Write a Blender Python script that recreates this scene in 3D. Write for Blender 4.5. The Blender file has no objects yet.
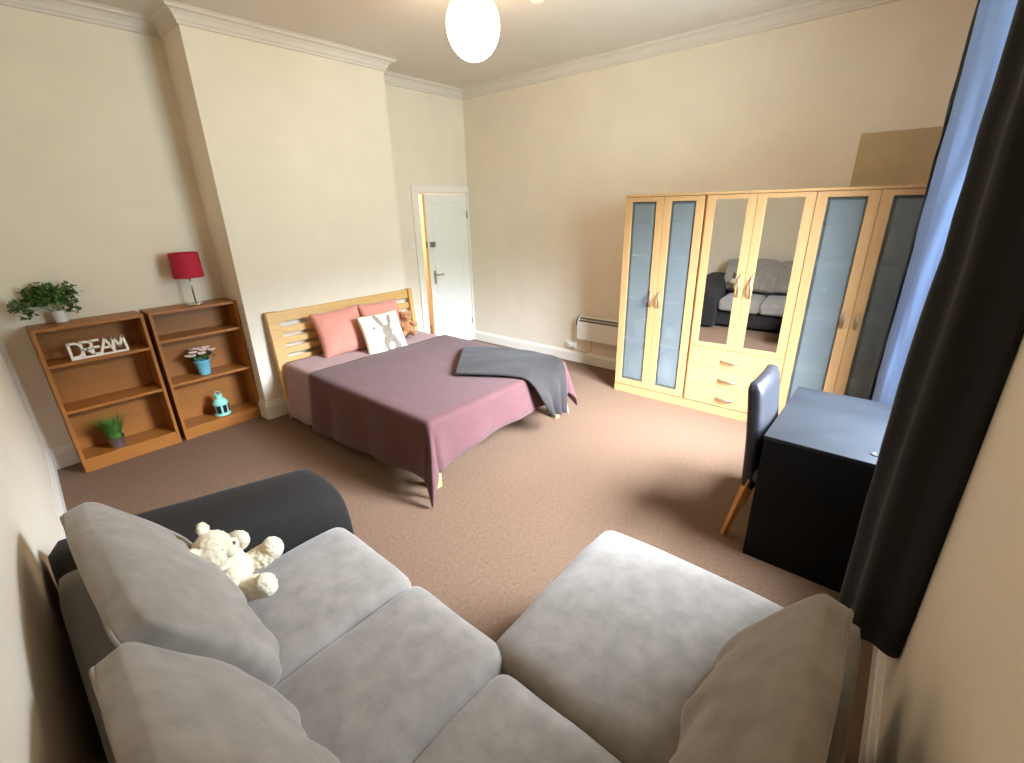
import bpy, bmesh, math, random
from mathutils import Vector, Matrix, Euler, noise as mnoise
C = bpy.context.scene.collection
PI = math.pi
random.seed(7)

# ------------------------------------------------------------------ materials
def lin(c):
    return tuple(((v/255)/12.92 if v/255 <= .04045 else ((v/255+.055)/1.055)**2.4) for v in c)

def new_mat(name):
    m = bpy.data.materials.new(name); m.use_nodes = True
    nt = m.node_tree
    return m, nt, nt.nodes['Principled BSDF']

def mat(name, rgb, rough=.6, metal=0., var=.0, scale=8., bump=0., bscale=None, stretch=None, sheen=0., dist=.005, detail=4., spec=.5):
    """rgb is an sRGB albedo; var mixes a noise of the same hue into it."""
    m, nt, b = new_mat(name)
    col = lin(rgb)
    b.inputs['Base Color'].default_value = (*col, 1)
    b.inputs['Roughness'].default_value = rough
    b.inputs['Metallic'].default_value = metal
    b.inputs['Specular IOR Level'].default_value = spec
    if sheen:
        b.inputs['Sheen Weight'].default_value = sheen
        b.inputs['Sheen Roughness'].default_value = .45
    if var or bump:
        tc = nt.nodes.new('ShaderNodeTexCoord')
        mp = nt.nodes.new('ShaderNodeMapping'); nt.links.new(tc.outputs['Object'], mp.inputs['Vector'])
        if stretch: mp.inputs['Scale'].default_value = stretch
    if var:
        n = nt.nodes.new('ShaderNodeTexNoise'); n.inputs['Scale'].default_value = scale; n.inputs['Detail'].default_value = detail
        nt.links.new(mp.outputs[0], n.inputs['Vector'])
        r = nt.nodes.new('ShaderNodeValToRGB')
        r.color_ramp.elements[0].position = .3; r.color_ramp.elements[1].position = .7
        r.color_ramp.elements[0].color = (*[max(0, c*(1-var)) for c in col], 1)
        r.color_ramp.elements[1].color = (*[min(1, c*(1+var)) for c in col], 1)
        nt.links.new(n.outputs['Fac'], r.inputs['Fac']); nt.links.new(r.outputs['Color'], b.inputs['Base Color'])
    if bump:
        n2 = nt.nodes.new('ShaderNodeTexNoise'); n2.inputs['Scale'].default_value = bscale or scale*4; n2.inputs['Detail'].default_value = 3
        nt.links.new(mp.outputs[0], n2.inputs['Vector'])
        bp = nt.nodes.new('ShaderNodeBump'); bp.inputs['Strength'].default_value = bump; bp.inputs['Distance'].default_value = dist
        nt.links.new(n2.outputs['Fac'], bp.inputs['Height']); nt.links.new(bp.outputs['Normal'], b.inputs['Normal'])
    return m

M = {}
M['wall'] = mat('wall_paint', (227, 215, 196), .8, var=.03, scale=3, bump=.15, bscale=60, dist=.002)
M['ceiling'] = mat('ceiling_paint', (214, 204, 192), .85, var=.02, scale=2)
M['trim'] = mat('trim_gloss_paint', (232, 226, 214), .35)
M['white_door'] = mat('door_paint', (232, 230, 222), .4)
M['carpet'] = mat('carpet_pile', (117, 92, 73), .95, var=.14, scale=50, bump=.7, bscale=420, dist=.006, sheen=.0, spec=.2, detail=8)
M['bookcase'] = mat('bookcase_beech', (152, 94, 36), .45, var=.09, scale=5, stretch=(1, 6, 22))
M['bookcase_edge'] = mat('bookcase_edging', (160, 98, 50), .45)
M['pine'] = mat('bed_pine', (202, 160, 96), .45, var=.1, scale=5, stretch=(2, 14, 18))
M['maple'] = mat('wardrobe_maple', (186, 145, 98), .4, var=.05, scale=4, stretch=(10, 10, 1.2))
M['maple_in'] = mat('wardrobe_inside', (190, 170, 136), .6)
M['maple_line'] = mat('wardrobe_line', (120, 84, 48), .6)
M['door_wood'] = mat('door_edge_wood', (238, 200, 146), .5)
M['sheet'] = mat('sheet_cotton', (156, 122, 120), .85, var=.05, scale=9, sheen=.2)
M['bedspread'] = mat('bedspread_quilt', (88, 53, 53), .88, var=.07, scale=14, sheen=.12, bump=.4, bscale=160, dist=.003)
M['throw'] = mat('throw_fleece', (42, 36, 34), .95, var=.1, scale=30, sheen=.08, bump=.5, bscale=220, dist=.004)
M['salmon'] = mat('pillow_salmon', (200, 132, 114), .85, var=.05, scale=10, sheen=.25, bump=.3, bscale=200, dist=.002)
M['sofa'] = mat('sofa_chenille', (131, 123, 114), .9, var=.17, scale=13, sheen=.35, bump=.25, bscale=45, dist=.004, detail=6)
M['sofa_frame'] = mat('sofa_frame_fabric', (118, 112, 106), .9, var=.08, scale=14, sheen=.2, bump=.25, bscale=60, dist=.003)
M['sofa_dark'] = mat('sofa_charcoal', (34, 30, 28), .9, var=.1, scale=14, sheen=.03, spec=.2)
M['bear'] = mat('bear_cream_plush', (222, 210, 182), .95, var=.08, scale=40, sheen=.3, bump=.5, bscale=320, dist=.003)
M['bear_brown'] = mat('bear_brown_plush', (172, 118, 76), .95, var=.12, scale=50, sheen=.4, bump=.8, bscale=250, dist=.004)
M['black_plastic'] = mat('black_plastic', (22, 21, 22), .35)
M['black_wood'] = mat('desk_black_ash', (8, 8, 9), .5, var=.2, scale=6, stretch=(20, 2, 2), spec=.2)
M['desk_top'] = mat('desk_black_top', (20, 22, 25), .34, spec=.36, var=.25, scale=5, bump=.05, bscale=30, dist=.001)
M['leather'] = mat('chair_black_leather', (24, 24, 28), .36, var=.1, scale=30, bump=.2, bscale=180, dist=.001)
M['chair_wood'] = mat('chair_leg_wood', (190, 132, 76), .45)
M['chrome'] = mat('chrome_metal', (200, 198, 194), .22, metal=1)
M['nickel'] = mat('nickel_metal', (182, 176, 166), .34, metal=1)
M['steel'] = mat('dull_steel', (150, 148, 144), .4, metal=.9, var=.12, scale=20)
M['red_shade'] = mat('lampshade_red', (168, 20, 46), .8, bump=.2, bscale=160, dist=.001)
M['white_ceramic'] = mat('pot_white', (226, 220, 218), .35)
M['blue_pot'] = mat('pot_blue', (112, 182, 202), .4)
M['mint'] = mat('lantern_mint', (142, 206, 190), .4)
M['leaf'] = mat('leaf_green', (78, 108, 48), .55, var=.35, scale=18)
M['leaf_dark'] = mat('leaf_dark_green', (56, 92, 52), .55, var=.3, scale=22)
M['grass'] = mat('grass_green', (78, 122, 44), .6, var=.3, scale=20)
M['soil'] = mat('soil_dark', (44, 34, 26), .95)
M['petal'] = mat('petal_pink', (246, 224, 216), .6, var=.06, scale=20)
M['yellow'] = mat('flower_centre', (214, 172, 84), .7)
M['sign'] = mat('sign_white', (236, 226, 210), .5)
M['white_plastic'] = mat('white_plastic', (228, 224, 216), .4)
M['grille'] = mat('heater_grille', (96, 86, 76), .5)
M['curtain_dark'] = mat('curtain_black', (19, 17, 17), .85, var=.12, scale=20, sheen=.03, bump=.15, bscale=120, dist=.002)
M['board'] = mat('board_tan', (178, 156, 120), .8, var=.04, scale=6)
M['brown_floor'] = mat('hall_floor', (140, 100, 70), .8)
M['copper'] = mat('cable_tan', (182, 132, 92), .5)

def satin():
    m, nt, b = new_mat('curtain_satin')
    b.inputs['Base Color'].default_value = (*lin((178, 206, 244)), 1)
    b.inputs['Roughness'].default_value = .45
    tr = nt.nodes.new('ShaderNodeBsdfTranslucent'); tr.inputs['Color'].default_value = (*lin((176, 210, 255)), 1)
    mx = nt.nodes.new('ShaderNodeMixShader'); mx.inputs[0].default_value = .55
    out = nt.nodes['Material Output']
    nt.links.new(b.outputs[0], mx.inputs[1]); nt.links.new(tr.outputs[0], mx.inputs[2]); nt.links.new(mx.outputs[0], out.inputs['Surface'])
    return m
M['satin'] = satin()

def frosted(name, col, fac):
    """frosted pane: part scattering pale blue, part see-through, with a faint gloss."""
    m, nt, b = new_mat(name)
    out = nt.nodes['Material Output']
    b.inputs['Base Color'].default_value = (*lin(col), 1); b.inputs['Roughness'].default_value = .3
    t = nt.nodes.new('ShaderNodeBsdfTransparent'); t.inputs['Color'].default_value = (*lin((230, 236, 236)), 1)
    mx = nt.nodes.new('ShaderNodeMixShader'); mx.inputs[0].default_value = fac
    nt.links.new(t.outputs[0], mx.inputs[1]); nt.links.new(b.outputs[0], mx.inputs[2]); nt.links.new(mx.outputs[0], out.inputs['Surface'])
    return m
M['frost'] = frosted('glass_frosted', (146, 154, 156), .42)
M['clear_edge'] = frosted('glass_clear_edge', (120, 124, 120), .25)

def window_glass():
    m, nt, b = new_mat('glass_window')
    out = nt.nodes['Material Output']
    t = nt.nodes.new('ShaderNodeBsdfTransparent')
    g = nt.nodes.new('ShaderNodeBsdfGlossy'); g.inputs['Roughness'].default_value = .02
    mx = nt.nodes.new('ShaderNodeMixShader'); mx.inputs[0].default_value = .06
    nt.links.new(t.outputs[0], mx.inputs[1]); nt.links.new(g.outputs[0], mx.inputs[2]); nt.links.new(mx.outputs[0], out.inputs['Surface'])
    return m
M['pane'] = window_glass()
m, nt, b = new_mat('mirror_glass'); b.inputs['Base Color'].default_value = (.80, .80, .78, 1); b.inputs['Metallic'].default_value = 1; b.inputs['Roughness'].default_value = .015
M['mirror'] = m
m, nt, b = new_mat('lamp_globe_glass'); b.inputs['Base Color'].default_value = (1, .95, .85, 1)
b.inputs['Emission Color'].default_value = (1, .76, .48, 1); b.inputs['Emission Strength'].default_value = 42.0
M['globe'] = m

# rabbit print: white cloth with a painted grey rabbit (cushion-space coordinates)
def rabbit_mat():
    m, nt, b = new_mat('cushion_rabbit_print')
    N, L = nt.nodes, nt.links
    b.inputs['Roughness'].default_value = .85
    tc = N.new('ShaderNodeTexCoord'); sep = N.new('ShaderNodeSeparateXYZ'); L.new(tc.outputs['Object'], sep.inputs[0])
    nz = N.new('ShaderNodeTexNoise'); nz.inputs['Scale'].default_value = 30; L.new(tc.outputs['Object'], nz.inputs['Vector'])
    def math_(op, a, bb=None):
        n = N.new('ShaderNodeMath'); n.operation = op
        for i, v in enumerate((a, bb)):
            if v is None: continue
            if isinstance(v, (int, float)): n.inputs[i].default_value = v
            else: L.new(v, n.inputs[i])
        return n.outputs[0]
    def ell(cx, cy, rx, ry, rot=0):
        c, s = math.cos(rot), math.sin(rot)
        dx = math_('SUBTRACT', sep.outputs['X'], cx); dy = math_('SUBTRACT', sep.outputs['Y'], cy)
        u = math_('ADD', math_('MULTIPLY', dx, c/rx), math_('MULTIPLY', dy, s/rx))
        v = math_('ADD', math_('MULTIPLY', dx, -s/ry), math_('MULTIPLY', dy, c/ry))
        d = math_('ADD', math_('MULTIPLY', u, u), math_('MULTIPLY', v, v))
        d = math_('ADD', d, math_('MULTIPLY', math_('SUBTRACT', nz.outputs['Fac'], .5), .5))
        k = math_('MULTIPLY', math_('SUBTRACT', 1.15, d), 4.0)
        n = N.new('ShaderNodeClamp'); L.new(k, n.inputs[0]); return n.outputs[0]
    shapes = [ell(.025, -.115, .075, .095), ell(.02, .005, .052, .062), ell(-.035, .12, .024, .075, .38), ell(.075, .105, .022, .07, -.35),
              ell(.06, -.16, .07, .05), ell(-.105, .055, .016, .013)]
    acc = shapes[0]
    for s in shapes[1:]: acc = math_('MAXIMUM', acc, s)
    # print only on the front face
    acc = math_('MULTIPLY', acc, math_('GREATER_THAN', sep.outputs['Z'], 0.0))
    belly = math_('MULTIPLY', ell(.03, -.15, .032, .04), .55)
    acc = math_('MAXIMUM', math_('SUBTRACT', acc, belly), 0.0)
    mx = N.new('ShaderNodeMix'); mx.data_type = 'RGBA'
    L.new(acc, mx.inputs[0]); mx.inputs[6].default_value = (*lin((226, 214, 190)), 1)
    rp = N.new('ShaderNodeValToRGB'); rp.color_ramp.elements[0].color = (*lin((96, 84, 72)), 1); rp.color_ramp.elements[1].color = (*lin((160, 146, 130)), 1)
    L.new(nz.outputs['Fac'], rp.inputs[0]); L.new(rp.outputs[0], mx.inputs[7])
    L.new(mx.outputs[2], b.inputs['Base Color'])
    return m
M['rabbit'] = rabbit_mat()

# ------------------------------------------------------------------ helpers
def obj(name, bm, m, parent=None, smooth=False, loc=None, rot=None, angle=None):
    me = bpy.data.meshes.new(name)
    bmesh.ops.recalc_face_normals(bm, faces=bm.faces)
    bm.to_mesh(me); bm.free()
    o = bpy.data.objects.new(name, me); C.objects.link(o)
    mm = M[m] if isinstance(m, str) else m
    me.materials.append(mm)
    if smooth:
        for p in me.polygons: p.use_smooth = True
    if angle is not None:
        for p in me.polygons: p.use_smooth = True
        bm2 = bmesh.new(); bm2.from_mesh(me)
        for e in bm2.edges:
            if len(e.link_faces) == 2 and e.calc_face_angle(0) > angle: e.smooth = False
        bm2.to_mesh(me); bm2.free()
    if parent is not None: o.parent = parent
    if loc is not None: o.location = loc
    if rot is not None: o.rotation_euler = rot
    return o

def thing(name, label, cat, loc=(0, 0, 0), rotz=0, group=None, rot=None):
    o = bpy.data.objects.new(name, None); C.objects.link(o)
    o.empty_display_size = .05
    o.location = loc; o.rotation_euler = rot if rot else (0, 0, rotz)
    o['label'] = label; o['category'] = cat
    if group: o['group'] = group
    return o

def tag(o, label, cat, group=None):
    o['label'] = label; o['category'] = cat
    if group: o['group'] = group
    return o

def struct(name, bm, m, label=None, cat=None, parent=None, **k):
    o = obj(name, bm, m, parent, **k)
    if parent is None:
        o['kind'] = 'structure'
        if label: o['label'] = label; o['category'] = cat or 'structure'
    return o

def BM(): return bmesh.new()

def bx(bm, x0, x1, y0, y1, z0, z1, bev=0., seg=2):
    r = bmesh.ops.create_cube(bm, size=1)
    for v in r['verts']:
        v.co = Vector((x0+(v.co.x+.5)*(x1-x0), y0+(v.co.y+.5)*(y1-y0), z0+(v.co.z+.5)*(z1-z0)))
    if bev:
        es = list({e for v in r['verts'] for e in v.link_edges})
        bmesh.ops.bevel(bm, geom=es, offset=bev, segments=seg, profile=.5, affect='EDGES')
    return bm

def box(x0, x1, y0, y1, z0, z1, bev=0., seg=2):
    return bx(BM(), x0, x1, y0, y1, z0, z1, bev, seg)

def tube(bm, pts, r, n=10, caps=True):
    pts = [Vector(p) for p in pts]
    rr = r if isinstance(r, (list, tuple)) else [r]*len(pts)
    rings = []
    up = None
    for i, p in enumerate(pts):
        d = (pts[min(i+1, len(pts)-1)]-pts[max(i-1, 0)]).normalized()
        if up is None:
            up = Vector((0, 0, 1)) if abs(d.z) < .9 else Vector((1, 0, 0))
        a = d.cross(up).normalized(); bb = a.cross(d).normalized(); up = bb
        rings.append([bm.verts.new(p+rr[i]*(math.cos(2*PI*k/n)*a+math.sin(2*PI*k/n)*bb)) for k in range(n)])
    for i in range(len(rings)-1):
        for k in range(n):
            bm.faces.new((rings[i][k], rings[i][(k+1) % n], rings[i+1][(k+1) % n], rings[i+1][k]))
    if caps:
        bm.faces.new(rings[0][::-1]); bm.faces.new(rings[-1])
    return bm

def lathe(bm, prof, n=28, c=(0, 0)):
    rings = []
    for r, z in prof:
        rings.append([bm.verts.new((c[0]+r*math.cos(2*PI*k/n), c[1]+r*math.sin(2*PI*k/n), z)) for k in range(n)])
    for i in range(len(rings)-1):
        for k in range(n):
            bm.faces.new((rings[i][k], rings[i][(k+1) % n], rings[i+1][(k+1) % n], rings[i+1][k]))
    bm.faces.new(rings[0][::-1]); bm.faces.new(rings[-1])
    return bm

def ellipsoid(bm, c, r, rot=(0, 0, 0), seg=18):
    q = bmesh.ops.create_uvsphere(bm, u_segments=seg, v_segments=max(8, seg*2//3), radius=1)
    mt = Matrix.Translation(c) @ Euler(rot).to_matrix().to_4x4() @ Matrix.Diagonal((*r, 1))
    bmesh.ops.transform(bm, matrix=mt, verts=q['verts'])
    return bm

def puff(sx, sy, sz, r, top=.02, n=18, side=.0, wr=.0, seed=0, sag=0, front=0):
    """soft block centred on x,y with its bottom at z=0: rounded corners, crowned top, bulged sides, slight wrinkles."""
    bm = BM()
    bmesh.ops.create_cube(bm, size=2)
    bmesh.ops.subdivide_edges(bm, edges=bm.edges[:], cuts=n, use_grid_fill=True)
    hx, hy, hz = sx/2, sy/2, sz/2
    for v in bm.verts:
        p = Vector((v.co.x*hx, v.co.y*hy, v.co.z*hz))
        q = Vector((max(-hx+r, min(hx-r, p.x)), max(-hy+r, min(hy-r, p.y)), max(-hz+r, min(hz-r, p.z))))
        d = p-q
        if d.length > 1e-9: p = q+d.normalized()*min(r, d.length if d.length < r else r)
        u, w, t = p.x/hx, p.y/hy, p.z/hz
        if p.z > 0: p.z += top*max(0, 1-u*u)**.6*max(0, 1-w*w)**.6
        k = max(0, 1-t*t)
        p.x += side*u*k*max(0, 1-w*w)**.5; p.y += side*w*k*max(0, 1-u*u)**.5
        if wr:
            s = Vector((p.x*5+seed*3.1, p.y*5+seed, p.z*5))
            p += Vector((mnoise.noise(s), mnoise.noise(s+Vector((9, 0, 0))), mnoise.noise(s+Vector((0, 9, 0)))*.8))*wr
        p.z += hz
        v.co = p
    return bm

def pillow(w, h, t, n=26, pw=.42, pinch=.07, wr=.004, seed=0, seam=.006, droop=0.):
    """pillow in its own x,y plane (front face +z)."""
    bm = BM()
    fr, bk = [], []
    for j in range(n+1):
        a, bq = [], []
        for i in range(n+1):
            u, v = -1+2*i/n, -1+2*j/n
            x = w/2*u*(1-pinch*(1-v*v)); y = h/2*v*(1-pinch*(1-u*u))
            th = t/2*(max(0, (1-u**2))*max(0, 1-v**2))**pw
            th *= 1+.25*droop*-v
            s = Vector((x*7+seed*5.3, y*7+seed, seed*1.7))
            e = wr*(th/(t/2)+.15)
            dz = mnoise.noise(s)*e*2+mnoise.noise(s*2.7)*e
            edge = i in (0, n) or j in (0, n)
            vz = seam if not edge else 0
            a.append(bm.verts.new((x, y, th+vz+dz)))
            bq.append(a[-1] if edge else bm.verts.new((x, y, -th*.85-vz+dz*.4)))
        fr.append(a); bk.append(bq)
    for j in range(n):
        for i in range(n):
            bm.faces.new((fr[j][i], fr[j][i+1], fr[j+1][i+1], fr[j+1][i]))
            f = [bk[j][i], bk[j+1][i], bk[j+1][i+1], bk[j][i+1]]
            if len(set(f)) >= 3:
                try: bm.faces.new(f)
                except ValueError: pass
    return bm

def basis(o, origin, ex, ey):
    """orient o so its local x runs along ex and its local y roughly along ey."""
    ex = Vector(ex).normalized(); ey = Vector(ey); ez = ex.cross(ey).normalized(); ey = ez.cross(ex)
    m = Matrix((ex, ey, ez)).transposed().to_4x4(); m.translation = Vector(origin)
    o.matrix_world = m
    return o

def seam_line(w, h, pinch=.07, n=26, r=.006):
    bm = BM(); pts = []
    for k in range(4*n):
        s, i = divmod(k, n); f = -1+2*i/n
        u, v = [(f, -1), (1, f), (-f, 1), (-1, -f)][s]
        pts.append((w/2*u*(1-pinch*(1-v*v)), h/2*v*(1-pinch*(1-u*u)), 0))
    pts.append(pts[0])
    return tube(bm, pts, r, 6, caps=False)

def sweep(path, prof, closed=False):
    """profile (offset to the left of the path, z) swept along xy points with mitred corners."""
    bm = BM(); P = [Vector(p) for p in path]; n = len(P); rings = []
    for i in range(n):
        d0 = (P[i]-P[i-1]).normalized() if (i > 0 or closed) else None
        d1 = (P[(i+1) % n]-P[i]).normalized() if (i < n-1 or closed) else None
        if d0 is None: d0 = d1
        if d1 is None: d1 = d0
        n0, n1 = Vector((-d0.y, d0.x)), Vector((-d1.y, d1.x))
        mt = (n0+n1); mt = mt/max(.2, mt.dot(n0))
        rings.append([bm.verts.new((P[i].x+mt.x*o, P[i].y+mt.y*o, z)) for o, z in prof])
    m = len(prof)
    for i in range(n if closed else n-1):
        a, b_ = rings[i], rings[(i+1) % n]
        for k in range(m):
            bm.faces.new((a[k], a[(k+1) % m], b_[(k+1) % m], b_[k]))
    if not closed:
        bm.faces.new(rings[0]); bm.faces.new(rings[-1][::-1])
    return bm

# ------------------------------------------------------------------ the room
H = 3.235                       # ceiling height
XL, XR, YC = 3.226, 1.48, .411  # chimney breast
DX0, DX1 = 4.717, 4.995        # slightly angled wall by the sofa
W = 5.06                       # window wall
def dwall(y): return DX0+(DX1-DX0)*y/W
WX0, WX1, WZ0, WZ1 = 1.15, 2.85, .86, 2.85   # window opening
struct('floor', box(-.2, 5.3, -.2, W+.3, -.1, 0), 'carpet', 'brown fitted carpet covering the whole bedroom floor', 'floor')
struct('ceiling', box(-.2, 5.3, -.2, W+.3, H, H+.1), 'ceiling', 'off white ceiling above the cornice', 'ceiling')
DW = .862                      # door opening: x .05 .. DW
bm = BM()
bx(bm, -.15, .03, -.15, 0, 0, H); bx(bm, .03, DW, -.15, 0, 2.045, H); bx(bm, DW, 5.2, -.15, 0, 0, H)
struct('wall_back', bm, 'wall', 'cream wall behind the bookcases and the white door', 'wall')
struct('wall_chimney', box(XR, XL, 0, YC, 0, H), 'wall', 'cream chimney breast projecting behind the bed', 'wall')
struct('wall_right', box(-.15, 0, -.15, W+.2, 0, H), 'wall', 'cream wall behind the row of wardrobes', 'wall')
bm = BM(); pts = [(dwall(-.15), -.15), (dwall(W+.2), W+.2), (5.25, W+.2), (5.25, -.15)]
lo = [bm.verts.new((*p, 0)) for p in pts]; hi = [bm.verts.new((*p, H)) for p in pts]
for i in range(4): bm.faces.new((lo[i], lo[(i+1) % 4], hi[(i+1) % 4], hi[i]))
bm.faces.new(lo); bm.faces.new(hi)
struct('wall_left', bm, 'wall', 'cream wall close behind the sofa back', 'wall')
bm = BM()
bx(bm, 0, WX0, W, W+.22, 0, H); bx(bm, WX1, 5.25, W, W+.22, 0, H); bx(bm, WX0, WX1, W, W+.22, 0, WZ0); bx(bm, WX0, WX1, W, W+.22, WZ1, H)
struct('wall_front', bm, 'wall', 'cream window wall behind the black curtain', 'wall')

# cornice and skirting
corn = [(0, 3.135), (.016, 3.138), (.018, 3.155), (.028, 3.162), (.038, 3.185), (.062, 3.208), (.09, 3.214), (.094, 3.226), (.108, 3.232), (.108, H+.01), (0, H+.01)]
loop = [(0, 0), (XR, 0), (XR, YC), (XL, YC), (XL, 0), (dwall(0), 0), (dwall(W), W), (0, W)]
struct('trim_1', sweep(loop, corn, True), 'ceiling', 'moulded plaster cornice running round the top of the walls', 'cornice')
skirt = [(0, 0), (.02, 0), (.02, .13), (.014, .14), (.014, .152), (.006, .175), (0, .175)]
sk2 = [(0, 0), (.02, 0), (.02, .105), (.012, .118), (.006, .135), (0, .135)]
struct('baseboard_back', sweep([(.95, 0), (XR, 0), (XR, YC), (XL, YC), (XL, 0), (dwall(0), 0)], skirt), 'trim', 'cream skirting board along the chimney wall', 'skirting')
struct('baseboard_left', sweep([(dwall(.02), .02), (dwall(W-.02), W-.02)], skirt), 'trim', 'cream skirting board behind the sofa back', 'skirting')
struct('baseboard_front', sweep([(dwall(W), W), (0, W)], skirt), 'trim', 'white skirting board under the black curtain', 'skirting')
struct('baseboard_right', sweep([(0, W), (0, .0)], sk2), 'trim', 'white skirting board under the heater', 'skirting')

# door frame (architrave + lining)
arch = BM()
bx(arch, DW, DW+.095, -.0, .022, 0, 2.045, .004); bx(arch, .002, DW+.095, 0, .022, 2.045, 2.125, .004); bx(arch, .002, .03, 0, .02, 0, 2.045)
bx(arch, DW-.02, DW, -.15, 0, 0, 2.045); bx(arch, .03, .05, -.15, 0, 0, 2.045); bx(arch, .05, DW-.02, -.15, 0, 2.025, 2.045)
struct('trim_2', arch, 'trim', 'white door frame round the half open door', 'door frame')
d = thing('door_1', 'white panelled bedroom door standing slightly ajar in the far corner', 'door', (.052, .004, 0), math.radians(5.0))
d['kind'] = 'structure'
dw = .77
bm = BM()
bx(bm, 0, dw-.004, -.04, 0, .008, 2.02)
leaf = struct('door_panel', bm, 'white_door', parent=d)
bm = BM()                                       # raised mouldings of four panels
def mould(bm, x0, x1, z0, z1, y=.0):
    w_ = .016
    for a in ((x0, x1, z0, z0+w_), (x0, x1, z1-w_, z1), (x0, x0+w_, z0, z1), (x1-w_, x1, z0, z1)):
        bx(bm, a[0], a[1], y-.002, y+.007, a[2], a[3], .003, 1)
for (z0, z1) in ((.16, .70), (.80, 1.93)): mould(bm, .11, .66, z0, z1)
struct('door_moulding', bm, 'white_door', parent=leaf)
struct('door_edge', box(dw-.004, dw, -.04, -.001, .008, 2.02), 'door_wood', parent=d)
hd = struct('door_handle', bx(BM(), .665, .705, 0, .008, .93, 1.10, .003), 'nickel', parent=d)
bm = BM(); tube(bm, [(.685, .006, 1.045), (.685, .045, 1.045), (.665, .052, 1.045), (.57, .052, 1.042)], .009, 8)
struct('lever', bm, 'nickel', parent=hd, smooth=True)
bm = box(.655, .735, 0, .03, 1.395, 1.46, .006); tube(bm, [(.70, .02, 1.428), (.70, .045, 1.428)], .018, 12)
struct('night_latch', bm, 'steel', parent=d)
struct('strike_plate', box(dw-.001, dw+.0015, -.036, -.004, 1.39, 1.47), 'steel', parent=d)
for z in (.30, 1.77):
    bm = BM(); tube(bm, [(-.004, .008, z-.045), (-.004, .008, z+.045)], .007, 8)
    struct('hinge', bm, 'steel', parent=d)
# hall glimpsed through the gap
bm = BM(); bx(bm, -.15, 2.2, -1.5, -1.35, 0, H); bx(bm, 2.05, 2.2, -1.5, -.15, 0, H); bx(bm, -.3, -.15, -1.5, -.15, 0, H); bx(bm, -.3, 2.2, -1.5, -.15, 2.7, 2.8)
struct('wall_hall', bm, 'wall', 'warm lit hall wall glimpsed past the edge of the door', 'wall')
struct('floor_hall', box(-.3, 2.2, -1.5, -.2, -.1, 0), 'brown_floor', 'hall floor beyond the white door', 'floor')
lt = bpy.data.lights.new('hall_lamp', 'POINT'); lt.energy = 110; lt.color = (1, .72, .42); lt.shadow_soft_size = .1
lo_ = bpy.data.objects.new('hall_lamp', lt); C.objects.link(lo_); lo_.location = (.75, -.75, 2.3)

# window with two sashes
wd = thing('window_1', 'white sash window behind the curtains above the desk', 'window', (0, 0, 0)); wd['kind'] = 'structure'
bm = BM()
yf0, yf1 = W+.10, W+.17
for a in ((WX0, WX0+.06, WZ0, WZ1), (WX1-.06, WX1, WZ0, WZ1), (WX0+.06, WX1-.06, WZ0, WZ0+.07), (WX0+.06, WX1-.06, WZ1-.06, WZ1), (WX0+.06, WX1-.06, 1.78, 1.83), (1.975, 2.025, WZ0+.07, 1.78), (1.975, 2.025, 1.83, WZ1-.06)):
    bx(bm, a[0], a[1], yf0, yf1, a[2], a[3])
fr = struct('window_frame', bm, 'trim', parent=wd)
struct('window_pane', box(WX0+.05, WX1-.05, W+.128, W+.134, WZ0+.05, WZ1-.05), 'pane', parent=fr)
struct('window_sill', box(WX0-.04, WX1+.04, W-.05, W+.10, WZ0-.03, WZ0, .006), 'trim', parent=wd)

# ------------------------------------------------------------------ bookcases
def bookcase(name, x0, x1, y0, y1, h, shelves, label):
    t = thing(name, label, 'bookcase', ((x0+x1)/2, (y0+y1)/2, 0), 0)
    cx, cy = (x0+x1)/2, (y0+y1)/2
    a, b_, c, d_ = x0-cx, x1-cx, y0-cy, y1-cy
    th = .022
    obj('side_panel', box(a, a+th, c, d_, 0, h-th, .0015), 'bookcase', t)
    obj('side_panel', box(b_-th, b_, c, d_, 0, h-th, .0015), 'bookcase', t)
    obj('top_panel', box(a, b_, c, d_, h-th, h, .002), 'bookcase', t)
    obj('back_panel', box(a+th, b_-th, c, c+.006, .07, h-th), 'bookcase', t)
    obj('plinth', box(a+th, b_-th, d_-.02, d_-.004, 0, shelves[0]-.022), 'bookcase', t)
    for z in shelves: obj('shelf', box(a+th, b_-th, c+.006, d_-.006, z-.022, z, .001), 'bookcase', t)
    return t
BY0, BY1 = .022, .277
bookcase('bookcase', 3.915, 4.558, BY0, BY1, 1.128, (.105, .505, .862), 'beech bookcase holding the white DREAM sign, nearer the corner')
bookcase('bookcase', 3.230, 3.882, BY0, BY1, 1.128, (.10, .513, .893), 'beech bookcase under the red lamp, next to the chimney breast')

# plant on the left bookcase
def leafy(bm, c, n, rx, ry, rz, size, hang=.3, seed=1):
    rnd = random.Random(seed)
    for k in range(n):
        th, ph = rnd.uniform(0, 2*PI), math.acos(rnd.uniform(-hang, 1))
        r = rnd.uniform(.35, 1)**.6
        r *= 1+.25*math.sin(3*th+seed)
        p = Vector((c[0]+rx*r*math.sin(ph)*math.cos(th), c[1]+ry*r*math.sin(ph)*math.sin(th), c[2]+rz*r*math.cos(ph)))
        s = size*rnd.uniform(.6, 1.2)
        e = Euler((rnd.uniform(-.9, .9), rnd.uniform(-.9, .9), rnd.uniform(0, 6.28))).to_matrix()
        shape = [(-.1, 0, 0), (.15, .42, .05), (.55, .36, .02), (1, 0, -.12), (.55, -.36, .02), (.15, -.42, .05)]
        vs = [bm.verts.new(p+e @ (Vector(q)*s)) for q in shape]
        mid = bm.verts.new(p+e @ (Vector((.45, 0, -.06))*s))
        for i in range(6): bm.faces.new((vs[i], vs[(i+1) % 6], mid))
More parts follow.
